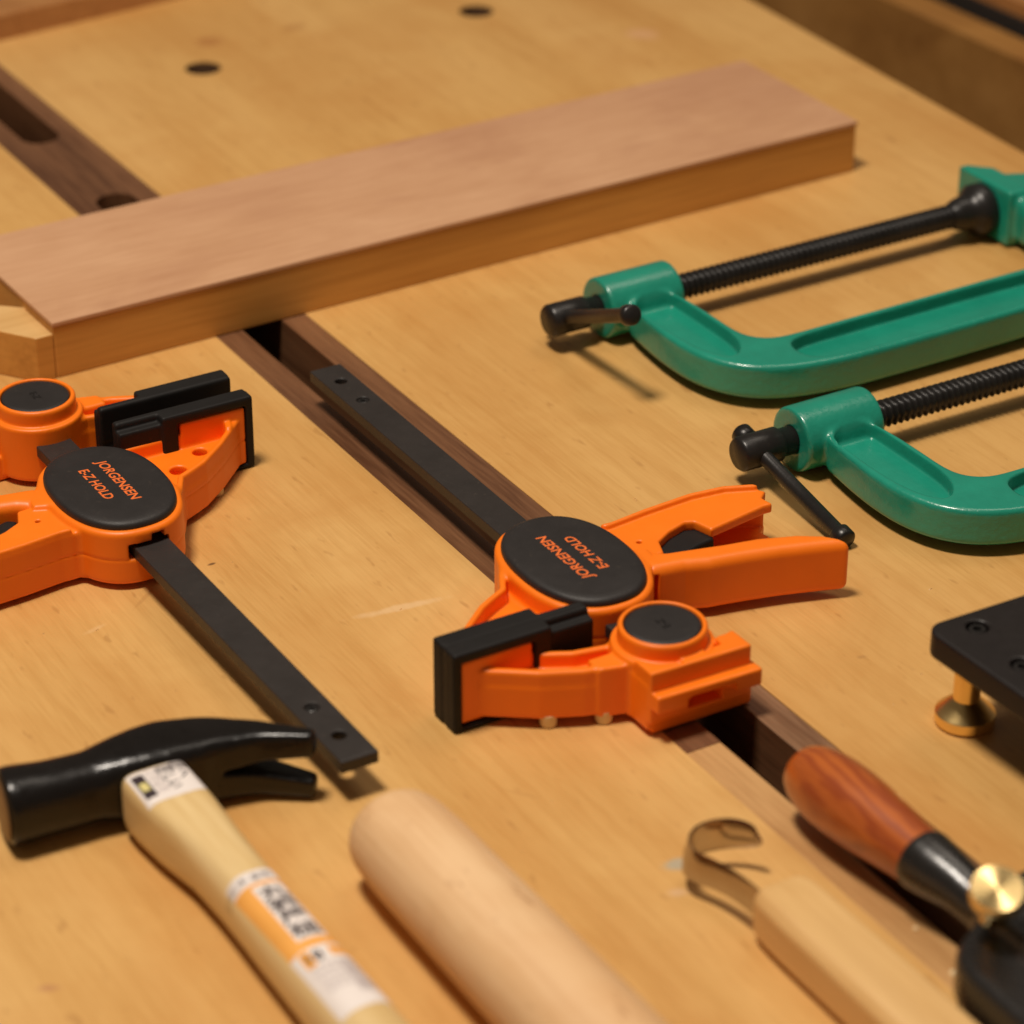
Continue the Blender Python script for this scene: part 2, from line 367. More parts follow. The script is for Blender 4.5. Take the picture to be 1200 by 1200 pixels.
def textmesh(body, size, extrude=0.05, offset=0.0, sx=1.0):
    """-> (V mm in the text plane, faces); centred"""
    cu = bpy.data.curves.new('t', 'FONT'); cu.body = body; cu.size = 1.0; cu.align_x = 'CENTER'; cu.align_y = 'CENTER'
    cu.resolution_u = 3; cu.offset = offset
    o = bpy.data.objects.new('t', cu); COL.objects.link(o); bpy.context.view_layer.update()
    me = bpy.data.meshes.new_from_object(o.evaluated_get(bpy.context.evaluated_depsgraph_get()))
    V = np.array([v.co[:] for v in me.vertices]).reshape(-1, 3) * size; Fc = [list(p.vertices) for p in me.polygons]
    bpy.data.objects.remove(o)
    if len(V): V[:, 0] *= sx; V[:, :2] -= (V[:, :2].max(0) + V[:, :2].min(0)) / 2
    return V, Fc
def place(V, org, xd, yd, z):
    xd = np.asarray(xd, float); yd = np.asarray(yd, float)
    out = np.zeros((len(V), 3)); out[:, :2] = np.asarray(org)[None, :2] + V[:, :1] * xd[None] + V[:, 1:2] * yd[None]
    out[:, 2] = z(out[:, 0], out[:, 1]) if callable(z) else z
    return out
def copy_tree(o, parent=None):
    c = o.copy(); COL.objects.link(c)
    if parent: c.parent = parent
    for ch in [x for x in bpy.data.objects if x.parent == o]: copy_tree(ch, c)
    return c
# ================================================================== THE SETTING
fl = mesh('floor', *prism([(-4000, -4000), (4000, -4000), (4000, 4000), (-4000, 4000)], -840, -830), M['floor']); fl['kind'] = 'structure'
# ------------------------------------------------------------------ workbench
bench = thing('workbench', 'pale beech workbench top with a slotted dark walnut strip, under all the tools', 'workbench')
s_end = sn(P(60, 33, 0))[0]                               # far end of the bench
e0 = P(-120, 77, 0)[:2]; e1 = P(420, -52, 0)[:2]
stripL = [SN(-520, -25.8), SN(500, -29.8)]; stripR = [SN(-520, 8.6), SN(500, 12.0)]
def end_pt(n):                                            # point of the end line at n
    s0, n0 = sn(e0); s1, n1 = sn(e1); k = (n - n0) / (n1 - n0); return SN(s0 + (s1 - s0) * k, n)
left = mesh('bench_top', *prism([end_pt(-700), SN(520, -700), SN(520, -29.9), end_pt(-25.9)][::1], -60, 0), M['bench'], bench)
right = mesh('bench_top', *prism([end_pt(8.7), SN(520, 12.1), SN(520, 322), P(1200, 180)[:2], P(879, 0)[:2], end_pt(345.5)], -60, 0), M['bench'], bench)
fix_normals(left); fix_normals(right)
cs = []
for (px, py, r) in ((238, 80, 8.0), (558, 13, 8.0)):
    p = P(px, py, 0); cs.append(fix_normals(mesh('c', *lathe([(r, -75), (r, 5)], 40, (p[0], p[1], 0)), M['dark'])))
cut(right, cs)
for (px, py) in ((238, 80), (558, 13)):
    p = P(px, py, 0); ho = mesh('hole_shade_liner', *lathe([(7.97, -59), (7.97, -0.6)], 40, (p[0], p[1], 0)), M['hole_shade'], bench, smooth=True)  # dark tube added as a lining, painting the shade inside
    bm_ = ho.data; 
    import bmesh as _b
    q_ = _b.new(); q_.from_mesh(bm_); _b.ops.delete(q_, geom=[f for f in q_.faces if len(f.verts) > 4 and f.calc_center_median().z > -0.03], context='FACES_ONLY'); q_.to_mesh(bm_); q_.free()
strip = mesh('walnut_strip', *prism([end_pt(-25.8), SN(515, -29.8), SN(515, 12.0), end_pt(8.6)], -60, -0.15), M['walnut'], bench); fix_normals(strip)
def slot(s0, s1, n0, n1, z0=-75, z1=5, r=None):
    r = r or (n1 - n0) / 2; c = []
    for k in range(13):
        a = math.pi / 2 + math.pi * k / 12; c.append(SN(s0 + r + r * math.cos(a), (n0 + n1) / 2 + r * math.sin(a) * (n1 - n0) / 2 / r))
    for k in range(13):
        a = -math.pi / 2 + math.pi * k / 12; c.append(SN(s1 - r + r * math.cos(a), (n0 + n1) / 2 + r * math.sin(a) * (n1 - n0) / 2 / r))
    return fix_normals(mesh('c', *prism(c, z0, z1), M['dark']))
sA = sn(P(128, 231, 0))[0] - 3; sB = sn(P(48, 165, 0))[0] + 3
s_in = sn(P(846, 868, 0))[0]
inl_cut = fix_normals(mesh('c', *prism([SN(s_in, -40), SN(600, -40), SN(600, -16.35), SN(s_in, -16.35)], -8, 5), M['dark']))
rr_cut = fix_normals(mesh('c', *prism([SN(sn(P(858, 800, 0))[0], -0.05), SN(600, -0.05), SN(600, 30), SN(sn(P(858, 800, 0))[0], 30)], -6, 5), M['dark']))
cut(strip, [slot(sA, 400, -16.4, -0.1), slot(-900, sB, -16.4, -0.1), inl_cut, rr_cut])
def nl(s): return -25.8 - 4.0 * (s + 520) / 1035
def nr(s): return 8.6 + 3.4 * (s + 520) / 1035
inl = mesh('inlay_rail', *prism([SN(s_in + .1, nl(s_in)), SN(514, nl(514)), SN(514, -16.45), SN(s_in + .1, -16.45)], -8, -0.1), M['pale_inlay'], bench)
inl['label'] = 'pale tan rail left of the slot at the front'
s_rr = sn(P(858, 800, 0))[0]
rr = mesh('inlay_rail', *prism([SN(s_rr + .1, 0.0), SN(514, 0.0), SN(514, nr(514)), SN(s_rr + .1, nr(s_rr))], -6, -0.1), M['walnut2'], bench)
for o_ in (inl, rr): fix_normals(o_); bevel(o_, 0.4, 2)
eb = mesh('end_board', *prism([end_pt(-700), end_pt(420), end_pt(420) - DS * 26, end_pt(-700) - DS * 26], -60, 12.5), M['end'], bench)
fix_normals(eb); bevel(eb, 1.5, 2)
# flecks of glue on the strip at the front
for (px, py, r) in ((1073, 1088, 0.6), (1118, 1140, 1.0), (1141, 1187, 1.3), (1136, 1181, 0.8)):
    p = P(px, py, 0); V, Fc = lathe([(r * 1.3, -0.1), (r * 1.2, 0.15), (r * .7, 0.4), (0.1, 0.5)], 14, (p[0], p[1], 0))
    fix_normals(mesh('glue_spot', V, Fc, M['cream'], bench, smooth=True))
V = []; Fc = []
for k in range(90):                                       # sawdust crumbs, one object
    s_ = rng.uniform(-60, 320); n_ = rng.choice([rng.uniform(-190, -30), rng.uniform(12, 150)]); q = SN(s_, n_); a = rng.uniform(0.12, 0.34); t0 = rng.uniform(0, 6.28); el = rng.uniform(1, 2.6)
    b0 = len(V)
    for j, (dx, dy, dz) in enumerate(((-el, -.6, 0), (el, -.7, 0), (.8 * el, .8, 0), (-.9 * el, .6, 0), (-.4 * el, 0, .9), (.5 * el, .1, .8))):
        V.append((q[0] + a * (dx * math.cos(t0) - dy * math.sin(t0)), q[1] + a * (dx * math.sin(t0) + dy * math.cos(t0)), a * dz + 0.02))
    Fc += [[b0 + i for i in f] for f in ((0, 1, 5, 4), (1, 2, 5), (2, 3, 4, 5), (3, 0, 4), (3, 2, 1, 0))]
du = mesh('sawdust', V, Fc, M['core_top'], None); tag(du, 'fine pale sawdust crumbs scattered over the workbench top', 'sawdust', kind='stuff')
# ------------------------------------------------------------------ brown cabinet beyond the right edge of the bench
cz = -45
ca = P(1000, -18, cz)[:2]; cb = P(1230, 86, cz)[:2]; dc = (cb - ca) / np.linalg.norm(cb - ca); nc = np.array([-dc[1], dc[0]])
if nc[1] < 0: nc = -nc
A0 = ca - dc * 500; B0 = cb + dc * 500
cab = thing('cabinet', 'brown wooden cabinet standing beyond the right edge of the bench', 'cabinet', (ca[0], ca[1], 0))
co_ = np.array([ca[0], ca[1], 0])
def rel(pts): return [np.asarray(p)[:2] - ca for p in pts]
fix_normals(mesh('front_panel', *prism(rel([A0, B0, B0 + nc * 20, A0 + nc * 20]), -820, cz), M['cabinet'], cab))
fix_normals(mesh('gap_shade_strip', *prism(rel([A0 + nc * 22, B0 + nc * 22, B0 + nc * 40, A0 + nc * 40]), -820, cz + 8), M['dark'], cab))  # solid black strip painting the shadow gap under the top board
fix_normals(mesh('top_board', *prism(rel([A0 + nc * 24, B0 + nc * 24, B0 + nc * 400, A0 + nc * 400]), cz + 8.2, cz + 16), M['end'], cab))
# ================================================================== VENEERED BOARD
o0 = P(61, 379, 22); o1 = P(1006, 142, 22); bl = np.array(o1[:2]) - np.array(o0[:2]); L_ = np.linalg.norm(bl); bx = bl / L_; by = np.array([-bx[1], bx[0]])
board = thing('plywood_board', 'long board with pinkish veneered top and orange-brown edges, lying across the bench', 'board', (o0[0], o0[1], 0), math.atan2(bx[1], bx[0]))
def bl_(x, y, z):                          # photo point to board frame
    p = P(x, y, z)[:2] - o0[:2]; return (float(p @ bx), float(p @ by))
vt = mesh('veneer_top', *prism([(0, 0), (L_, 0), (L_, 80), (0, 80)], 20.2, 22.0), M['veneer'], board); fix_normals(vt); bevel(vt, 0.35, 2)
cr0 = bl_(43, 398, 17.5)
core = mesh('core', *prism([(0.4, 0.5), (L_ - .5, 0.5), (L_ - .5, 79.5), (0.4, 79.5)], 0, 20.1), M['core'], board); fix_normals(core); bevel(core, 0.6, 2)
tong = mesh('chamfered_end', *prism([(0.3, 0.5), (cr0[0], cr0[1] + 1), bl_(0, 388, 17.5), bl_(-90, 372, 17.5), bl_(-90, 350, 17.5), bl_(30, 360, 17.5), (0.3, 24)], 0, 17.5), [M['core'], M['core_top']], board)
for p_ in tong.data.polygons:
    if p_.normal.z > .9 or (abs(p_.normal.z) > .9 and all(tong.data.vertices[v].co.z > .017 for v in p_.vertices)): p_.material_index = 1
fix_normals(tong); bevel(tong, 0.5, 2)
# ================================================================== ORANGE BAR CLAMPS
CW = {}
BODY_OVAL = sel_pts(20.3, 29.3, 2.35)
JAW = [(-8, 22), (-16, 15.5), (-21.5, 8.5), (-25.5, 1.0), (-31, -1.8), (-36, -4.6), (-46, -13), (-58.5, -25.5), (-59.5, -27.5), (-14, -27.5), (-8, -20)]
REAR = [(6, 18), (16, 17), (24, 16.5), (37, 18.2), (55, 19.4), (67, 18), (76, 14.2), (78.6, 10.5), (75.2, 7.5), (76, 2.5), (73, 2.8), (50, -1.2), (48.2, 5.6), (45.4, 6.8), (38, 4.5), (32, 1), (29.5, -5.5), (22, -6), (6, -8)]
def f_body(X, Y, Z):
    oval = ext(d_poly(X, Y, BODY_OVAL), Z, 1.8, 20.6, 1.6)
    jd = d_poly(X, Y, JAW)
    jaw = ext(jd, Z, 2.2, 13.8, 1.0)
    rim_o = ext(np.maximum(jd, d_path(X, Y, JAW[1:8]) - 2.1), Z, 2.2, 19.2, 0.9)
    rim_i = ext(np.maximum(jd, d_path(X, Y, [(-16, -28), (-37, -28.5)]) - 3.2), Z, 2.2, 19.0, 0.9)
    plate = ext(d_box(X, Y, -60, -36.5, -28.5, -24.8), Z, 2, 23.2, 0.8)
    rib = ext(d_path(X, Y, [(-54, -26), (-52, -21)]) - 1.1, Z, 2, 20, 0.6)
    j = smin(smin(smin(jaw, rim_o, 0.8), rim_i, 0.8), smin(plate, rib, .6), 0.8)
    j = smax(j, -ext(np.hypot(X + 41, Y + 20.5) - 2.5, Z, 7, 40), 0.4)
    j = smax(j, -ext(np.hypot(X + 29.5, Y + 12.5) - 2.9, Z, 7, 40), 0.4)
    rd = d_poly(X, Y, REAR)
    rear = ext(rd, Z, 2.0, 18.6, 0.8)
    rim = ext(np.maximum(rd, d_path(X, Y, [(22, 16.5), (37, 18.2), (55, 19.4), (67, 18), (76, 14.2)]) - 1.9), Z, 2.0, 20.4, 0.8)
    chan = ext(np.maximum(rd + 0.0 - 0.5, -(d_path(X, Y, [(16, 17), (37, 18.2), (55, 19.4), (67, 18), (78, 13.5)]) - 3.2)), Z, 6.0, 15.2)
    chan = np.maximum(chan, 30.5 - X)
    r = smax(smin(rear, rim, .6), -chan, 0.5)
    r = np.maximum(r, -ext(np.hypot(X - 26.3, Y - 3.6) - 0.9, Z, 8, 40))
    # neck towards the front grip
    neck = ext(d_poly(X, Y, [(8, -26), (15, -21), (18.6, -15.5), (24.5, -9), (25, -3), (8, 4)]), Z, 1.9, 20.2, 1.2)
    d = smin(smin(oval, j, 2.0), smin(r, neck, 1.0), 1.4)
    d = smax(d, -ext(d_path(X, Y, [(19.3, -19), (21.3, -13.2)]) - 0.6, Z, 0, 17.6), .2)
    # slot where the bar leaves, seat for the cap
    d = np.maximum(d, -ext(d_box(X, Y, -7.4, 6.4, 20, 40), Z, 11.2, 16.3))
    d = np.maximum(d, -ext(d_box(X, Y, -5.5, -1.2, 22, 40), Z, 14, 18.4))
    seam = np.maximum(np.abs(Z - 10.8) - 0.16, 0) 
    return smax(d, -(np.maximum(np.abs(d) - 0.3, seam * 3.0 - 0.1)), 0.15)
GRIP = [(18.2, -8.8), (25.2, -4.4), (29, -7.2), (47, -11.8), (58, -14), (70, -18.6), (77, -23.2), (80.5, -27.6), (81.4, -31), (80, -31.8), (74, -29.6), (61, -25.4), (50, -22.6), (42, -20.8), (37.5, -20), (30, -17), (22, -15.6), (18.8, -14.6)]
def f_grip(X, Y, Z):
    d2 = d_poly(X, Y, GRIP)
    bot = 3.0 - 0.0 * X
    d = ext(d2, Z, 2.2, 20.3, 3.2)
    inner = ext(np.maximum(d2 + 2.2, X - 200), Z, -5, 6)
    d = smax(d, -ext(d_path(X, Y, [(19.3, -19), (21.3, -13.2)]) - 0.6, Z, 0, 17.6), .2)
    return smax(d, -inner, .5)
def f_trigger(X, Y, Z):
    return ext(d_poly(X, Y, [(30, -5.0), (32.4, 1.5), (38, 5), (45, 7.4), (49, 6.0), (52, 1.5), (50.5, -2), (44, -3.2), (38, -5.2), (33, -7)]), Z, 6.5, 15.6, 1.0)
def f_pad(X, Y, Z, sgn=1):
    # pressing face at Y=0, body of the pad towards +Y (body jaw) ; rests on the bench
    plate = ext(d_box(X, Y, -62.8, -15, 0.3, 3.4), Z, 0.2, 27, 1.1)
    back = ext(d_box(X, Y, -34.5, -15, 2.5, 6.4), Z, 4, 24.5, 0.7)
    wrap = ext(d_box(X, Y, -63.0, -30, 2.5, 7.4), Z, 0.2, 27, 0.8)
    bite = ext(d_box(X, Y, -60.2, -35.6, 4.6, 30), Z, 1.9, 23.6)
    d = smin(smin(plate, back, .4), np.maximum(wrap, -bite), .4)
    gro = ext(d_box(X, Y, -70, -10, -1, 0.5), Z, 12.6, 14.4)
    return np.maximum(d, -gro)
HJ = [(-59.8, 20), (-58.5, 17.6), (-48, 10.5), (-40, 4.8), (-28, -0.8), (-14, -4.6), (-6, -6), (-6, 12), (-15, 9.5), (-25, 11.5), (-32, 15.2), (-35.5, 19.5), (-36, 21), (-59.8, 21)]
def f_head(X, Y, Z):
    jd = d_poly(X, Y, HJ)
    arm = ext(jd, Z, 3.6, 14.2, 0.9)
    rim_o = ext(np.maximum(jd, d_path(X, Y, HJ[:7]) - 2.8), Z, 3.4, 19.2, 0.9)
    rim_i = ext(np.maximum(jd, d_path(X, Y, HJ[8:13]) - 2.4), Z, 3.6, 19.0, 0.8)
    plate = ext(d_box(X, Y, -60, -36, 15.2, 19.0), Z, 2.4, 23.2, 0.7)
    stepc = ext(d_box(X, Y, -24.5, -12, -9.5, 4), Z, 3.0, 19.6, 1.0)
    a = smin(smin(smin(arm, rim_o, .8), rim_i, .8), plate, .6)
    a = smin(a, np.maximum(stepc, jd - 0.9), .6)
    ring = ext(np.hypot(X + 1, Y) - 13.3, Z, 2, 26.8, 1.1)
    ring = smax(ring, -ext(np.hypot(X + 1, Y) - 11.6, Z, 23.0, 40), .5)
    collar = ext(np.hypot(X + 1, Y) - 15.4, Z, 2, 21.4, 0.9)
    body = ext(d_box(X, Y, -15.4, 16.5, -15, 2), Z, 2, 17.8, 1.0)
    top = ext(d_poly(X, Y, [(-15.2, -5.5), (-10, -8.5), (16, -8), (18.6, -7.4), (18.8, -17.4), (-15.2, -16.2)]), Z, 5, 22.4, 0.55)
    led = ext(d_poly(X, Y, [(-15.2, -6), (19.8, -6.5), (20.2, -21.4), (-15, -19.8)]), Z, 10.2, 16.0, 0.5)
    led = np.maximum(led, -ext(d_poly(X, Y, [(-4.5, -30), (11.5, -30), (11.5, -19.2), (9.5, -18), (-2.5, -17.5), (-4.5, -18.6)]), Z, 9, 12.6))
    low = ext(d_poly(X, Y, [(-14, 4), (18.5, 4), (21, -15.5), (-13.6, -15)]), Z, 0.4, 9.4, 0.9)
    low = np.maximum(low, -ext(d_box(X, Y, -30, -12.4, -15, 6), Z, 5.5, 10))
    top = smax(top, -(ext(np.hypot(X + 1, Y) - 15.6, Z, 16, 40)), .4)
    top = smax(top, -ext(d_box(X, Y, 6.5, 11.5, -12.3, -5), Z, 18.3, 40), .3)
    tab = ext(d_box(X, Y, -3.5, 5.2, -15.8, -11.5), Z, 16, 22.4, .4)
    arm2 = ext(d_box(X, Y, 10.5, 13.5, -9, 5), Z, 12, 19.6, .6)
    d = smin(smin(smin(ring, collar, .5), body, .8), smin(np.minimum(top, tab), led, .3), .5)
    d = smin(d, smin(low, arm2, .4), .4)
    d = smin(d, a, 1.2)
    return np.maximum(d, -ext(d_poly(X, Y, [(-3.5, -30), (10.5, -30), (10.5, -19.8), (9.3, -16), (9, -11), (-2, -11), (-2.3, -16), (-3.5, -19.4)]), Z, 6.8, 13.2))
def make_clamp(label, C, rz):
    t = thing('bar_clamp', label, 'bar clamp', (C[0], C[1], 0), rz, 'orange and black one-handed bar clamps')
    sdfobj('body', f_body, (-61.5, -31, 0.4), (81, 31, 24.5), 0.5, M['orange'], t)
    g = sdfobj('grip', f_grip, (17, -35, 0.4), (84, 0, 23), 0.5, M['orange'], t)
    sdfobj('trigger', f_trigger, (27, -9, 5), (55, 10, 18), 0.5, M['rubber'], t)
    # cap: domed, soft shoulder
    rings = [(1.0, 18.5), (1.0, 21.4), (0.992, 22.1), (0.972, 22.7), (0.93, 23.1), (0.86, 23.25), (0.6, 23.45), (0.3, 23.55), (0.02, 23.6)]
    V = []; Mn = 96
    for s_, z_ in rings: V += [(x * s_, y * s_, z_) for x, y in sellipse(18.6, 27.4, 2.3, Mn)]
    Fc = [[i * Mn + j, i * Mn + (j + 1) % Mn, (i + 1) * Mn + (j + 1) % Mn, (i + 1) * Mn + j] for i in range(len(rings) - 1) for j in range(Mn)] + [list(range(Mn))[::-1]]
    Fc.append([(len(rings) - 1) * Mn + j for j in range(Mn)])
    cap = mesh('cap', V, Fc, M['capblack'], t, smooth=True); fix_normals(cap)
    def zc(x, y):
        q = (np.abs(x / 18.6) ** 2.3 + np.abs(y / 27.4) ** 2.3) ** (1 / 2.3); return np.interp(q, [0, .3, .6, .86], [23.6, 23.55, 23.45, 23.25]) + 0.06
    for body_, sz, cx, sx_ in (('JORGENSEN', 4.9, -2.6, 1.0), ('E-Z HOLD', 4.7, 4.1, 1.0)):
        V, Fc = textmesh(body_, sz * 0.98, offset=0.020, sx=1.0)
        wd = V[:, 0].max() - V[:, 0].min(); V[:, 0] *= (28.5 if cx < 0 else 21.5) / wd
        V[:, 0] += V[:, 1] * 0.12
        V3 = place(V, (cx, -0.6 if cx > 0 else 0), (0, 1), (-1, 0), zc)
        mesh('lettering', V3, Fc, M['letter'], cap)
    return t
def add_pad(t, ypress, flip):
    o = sdfobj('jaw_pad', f_pad, (-64.5, -1, -0.6), (-13.5, 9.0, 28.5), 0.5, M['rubber'], t)
    o.location = (0, ypress * MM, 0)
    if flip: o.scale = (1, -1, 1)
    return o
def flipmesh(o):        # mirror the mesh data itself, keeping normals outward
    me = o.data; co = np.empty(len(me.vertices) * 3); me.vertices.foreach_get('co', co); co = co.reshape(-1, 3); co[:, 1] *= -1
    me.vertices.foreach_set('co', co.ravel()); me.flip_normals(); me.update(); o.scale = (1, 1, 1); return o
def finish_clamp(t, y0, barend, ex):
    """y0: centre of the sliding head on the bar"""
    dy = y0
    hd = sdfobj('head', f_head, (-61.5, -24, -0.4), (22.5, 22.5, 28.5), 0.5, M['orange'], t); hd.location = (0, dy * MM, 0)
    V, Fc = lathe([(11.2, 20), (11.2, 26.2), (10.8, 26.5), (9.5, 26.6), (0.1, 26.62)], 64, (-1, 0, 0))
    hc = mesh('head_cap', V, Fc, M['capblack'], hd, smooth=True, sharp=50); fix_normals(hc)
    # raised maker's mark, same black as the cap
    V, Fc = textmesh('E-Z', 3.6, offset=0.02)
    mesh('embossing', place(V, (-1, 0), (0, 1), (-1, 0), 26.72), Fc, M['emboss'], hc)
    bar = mesh('bar', *prism([(-6.5, dy - 6), (5.5, dy - 6), (5.5, barend), (-6.5, barend)], 11.6, 15.8), M['bar'], t); fix_normals(bar)
    for v_ in bar.data.vertices:
        if v_.co.y > barend * MM * 0.9: v_.co.z -= 2.2 * MM; v_.co.x += ex * MM
    cs = [fix_normals(mesh('c', *lathe([(r, 3), (r, 25)], 32, (-0.5 + ex * 0.93, barend - q, 0)), M['dark'])) for r, q in ((2.1, 12.5),)]
    for c in cs: c.parent = t
    c2 = fix_normals(mesh('c', *lathe([(2.2, 12.7), (2.2, 24)], 32, (-0.5 + ex * 0.85, barend - 29, 0)), M['dark'])); c2.parent = t
    bpy.context.view_layer.update()
    cut(bar, cs + [c2]); bevel(bar, 1.0, 3)
    pin = mesh('stop_screw', *lathe([(1.7, 12.0), (1.7, 13.1), (1.3, 13.4), (0.8, 13.4), (0.7, 12.9), (0.1, 12.9)], 24, (-0.5 + ex * 0.85, barend - 29, 0)), M['blacksteel'], bar, smooth=True, sharp=40); fix_normals(pin)
    for px_, py_ in ((-36.5, dy + 5.5), (-21.5, dy - 1.0)):
        fix_normals(mesh('pin', *lathe([(0.1, -0.0), (2.2, 0.05), (2.6, .7), (2.6, 4.2)], 24, (px_, py_, 0)), M['cream'], t, smooth=True, sharp=50))
    for px_, py_ in ((-43.5, -14.0), (-32.5, -7.5)):
        fix_normals(mesh('pin', *lathe([(0.1, 0.0), (2.0, .05), (2.3, .7), (2.3, 4.2)], 24, (px_, py_, 0)), M['cream'], t, smooth=True, sharp=50))
    fix_normals(mesh('pin', *lathe([(1.3, 3), (1.3, 17)], 20, (24.5, -6.2, 0)), M['cream'], t, smooth=True, sharp=50))
CR = np.array([18.7, -68.05]); CL = np.array([-128.2, -22.1])
clampR = make_clamp('orange bar clamp in the middle, lying across the dark walnut strip, bar pointing away', CR, math.radians(30.5))
clampL = copy_tree(clampR)
clampL.location = (CL[0] * MM, CL[1] * MM, 0); clampL.rotation_euler = (0, 0, math.radians(210.5))
clampL['label'] = 'orange bar clamp at the left edge, its black bar pointing towards the hammer claw'
YP = -31.8
for t, y0, be, ex_ in ((clampR, -51.5, 169.0, 2.6), (clampL, -62.0, 164.8, -2.0)):
    add_pad(t, YP, False)
    p = add_pad(t, y0 + (21.6), True); flipmesh(p)
    finish_clamp(t, y0, be, ex_)
# ================================================================== GREEN C-CLAMPS (local: x along the screw, origin under the boss end)
IN = [(25, -6), (27, -20), (27.5, -34), (27.5, -48), (29.5, -55), (35, -59.5), (43, -60.5), (56, -60.3), (150, -59.5), (168, -58.5), (176, -52), (179, -40), (180, -11)]
OUT = [(7, -6), (4.5, -25), (3.4, -42), (4.6, -56), (9, -68), (17, -77), (28, -82.5), (42, -85.5), (60, -87), (130, -86.5), (172, -85), (188, -80), (197, -68), (201, -50), (202, -10)]
FRAME = smooth_poly([tuple(p) for p in OUT] + [tuple(p) for p in IN[::-1]], 2)
REC1 = smooth_poly([(7.2, -8.5), (24.2, -8.5), (24.8, -20), (24.9, -44), (24.4, -52), (22, -60), (15.5, -66), (10, -60), (7.2, -48), (6.4, -34)], 2)
REC2 = smooth_poly([(36.5, -73), (38, -66.5), (44, -63.6), (60, -63.2), (150, -62.4), (162, -66), (164.5, -73), (160, -81), (130, -83.6), (60, -84), (44, -82.2), (38, -79)], 2)
AZ = 12.0
def f_cc(X, Y, Z):
    fd = d_poly(X, Y, FRAME)
    fr = ext(fd, Z, 4.0, 17.2, 1.9)
    for R in (REC1, REC2):
        rd = d_poly(X, Y, R)
        fr = smax(fr, -ext(rd, Z, 11.8, 40, 0.5), 0.9)
        fr = smax(fr, -ext(rd, Z, -20, 8.0, 0.8), 1.4)
    rad = np.hypot(Y, Z - AZ)
    boss = np.maximum(rad - 11.3, np.maximum(-X, X - 31)); b = np.maximum(np.maximum(-X + 1.2, X - 31 + 1.2), rad - 11.3 + 1.2)
    boss = np.minimum(b, 0) + np.hypot(np.hypot(np.maximum(rad - 10.1, 0), np.maximum(1.2 - X, 0)), np.maximum(X - 29.8, 0)) - 1.2
    boss = np.maximum(boss, -(rad - 4.6))
    an = ext(d_poly(X, Y, [(177.3, 17), (181, 16.6), (188, 9), (188, -15), (177.3, -15)]), Z, 1.0, 23.5, 1.0)
    neckc = ext(d_poly(X, Y, [(180, 10), (186, 11), (203, 3), (204, -20), (180, -22)]), Z, 3, 21, 3)
    d = smin(fr, boss, 2.2); d = smin(d, smin(an, neckc, 3), 3.0)
    return np.maximum(d, 0.3 - Z) if False else smax(d, 0.4 - Z, .5)
def screw(x0, x1, pitch=2.6, r=5.1, dep=2.0):
    V = []; Mn = 28; xs = np.arange(x0, x1, pitch / 7.0); 
    for x in xs:
        for k in range(Mn):
            a = 2 * math.pi * k / Mn; ph = ((x - x0) / pitch - k / Mn) % 1.0
            rr_ = r - dep * abs(2 * ph - 1) ** 0.8
            V.append((x, rr_ * math.cos(a), AZ + rr_ * math.sin(a)))
    N = len(xs)
    Fc = [[i * Mn + j, i * Mn + (j + 1) % Mn, (i + 1) * Mn + (j + 1) % Mn, (i + 1) * Mn + j] for i in range(N - 1) for j in range(Mn)]
    Fc += [list(range(Mn))[::-1], [(N - 1) * Mn + j for j in range(Mn)]]
    return V, Fc
def rod(a, b, r, knob, kl):
    a = np.asarray(a, float); b = np.asarray(b, float); L = np.linalg.norm(b - a)
    pr = [(0.1, 0), (knob * .8, .25), (knob, 1.0), (knob, kl - .8), (knob * .8, kl), (r, kl + .6), (r, L - kl - .6), (knob * .8, L - kl), (knob, L - kl + .8), (knob, L - 1.0), (knob * .8, L - .25), (0.1, L)]
    return lathe(pr, 28, a, b - a)
def make_cclamp(label, O, rz):
    t = thing('c_clamp', label, 'c-clamp', (O[0], O[1], 0), rz, 'green c-clamps at the right')
    sdfobj('frame', f_cc, (-2, -90, -0.5), (206, 17.5, 29), 0.6, M['green'], t, relax=2)
    sc = mesh('screw', *screw(28, 164), M['blacksteel'], t, smooth=True); fix_normals(sc)
    sw = mesh('swivel_pad', *lathe([(4.5, 160), (5.6, 162), (6.6, 165), (6.6, 168), (8.6, 170), (10.2, 172), (10.2, 176.5), (9.6, 177.2), (0.1, 177.3)], 40, (0, 0, AZ), (1, 0, 0)), M['blacksteel'], t, smooth=True, sharp=60); fix_normals(sw)
    hd = mesh('screw_head', *lathe([(0.1, -21.4), (5.2, -21.3), (6.0, -20.2), (6.0, -6), (5.4, -5.2), (4.9, -4.8), (4.9, 3)], 36, (0, 0, AZ), (1, 0, 0)), M['blacksteel'], t, smooth=True, sharp=60); fix_normals(hd)
    return t
OU = np.array([31.1, 129.0]); OL = np.array([93.2, 27.8])
ccU = make_cclamp('green c-clamp furthest from the camera, its whole black screw in view', OU, math.radians(30.6))
ccL = copy_tree(ccU); ccL.location = (OL[0] * MM, OL[1] * MM, 0); ccL.rotation_euler = (0, 0, math.radians(30.2))
ccL['label'] = 'green c-clamp nearer the camera, its black tommy bar reaching down to the bench'
def addbar(t, O, rz, tip, hx):
    c, s = math.cos(rz), math.sin(rz); d = np.asarray(tip[:2]) - O
    tl = np.array([d[0] * c + d[1] * s, -d[0] * s + d[1] * c, tip[2]]); h = np.array([hx, 0, AZ])
    u = (tl - h) / np.linalg.norm(tl - h); a = h - u * 11.0
    o = mesh('tommy_bar', *rod(a, tl, 2.6, 3.7, 5.5), M['blacksteel'], t, smooth=True, sharp=60); fix_normals(o)
addbar(ccU, OU, math.radians(30.6), P(742, 369, 36), -15.0)
addbar(ccL, OL, math.radians(30.2), P(993, 635, 3.2), -13.5)
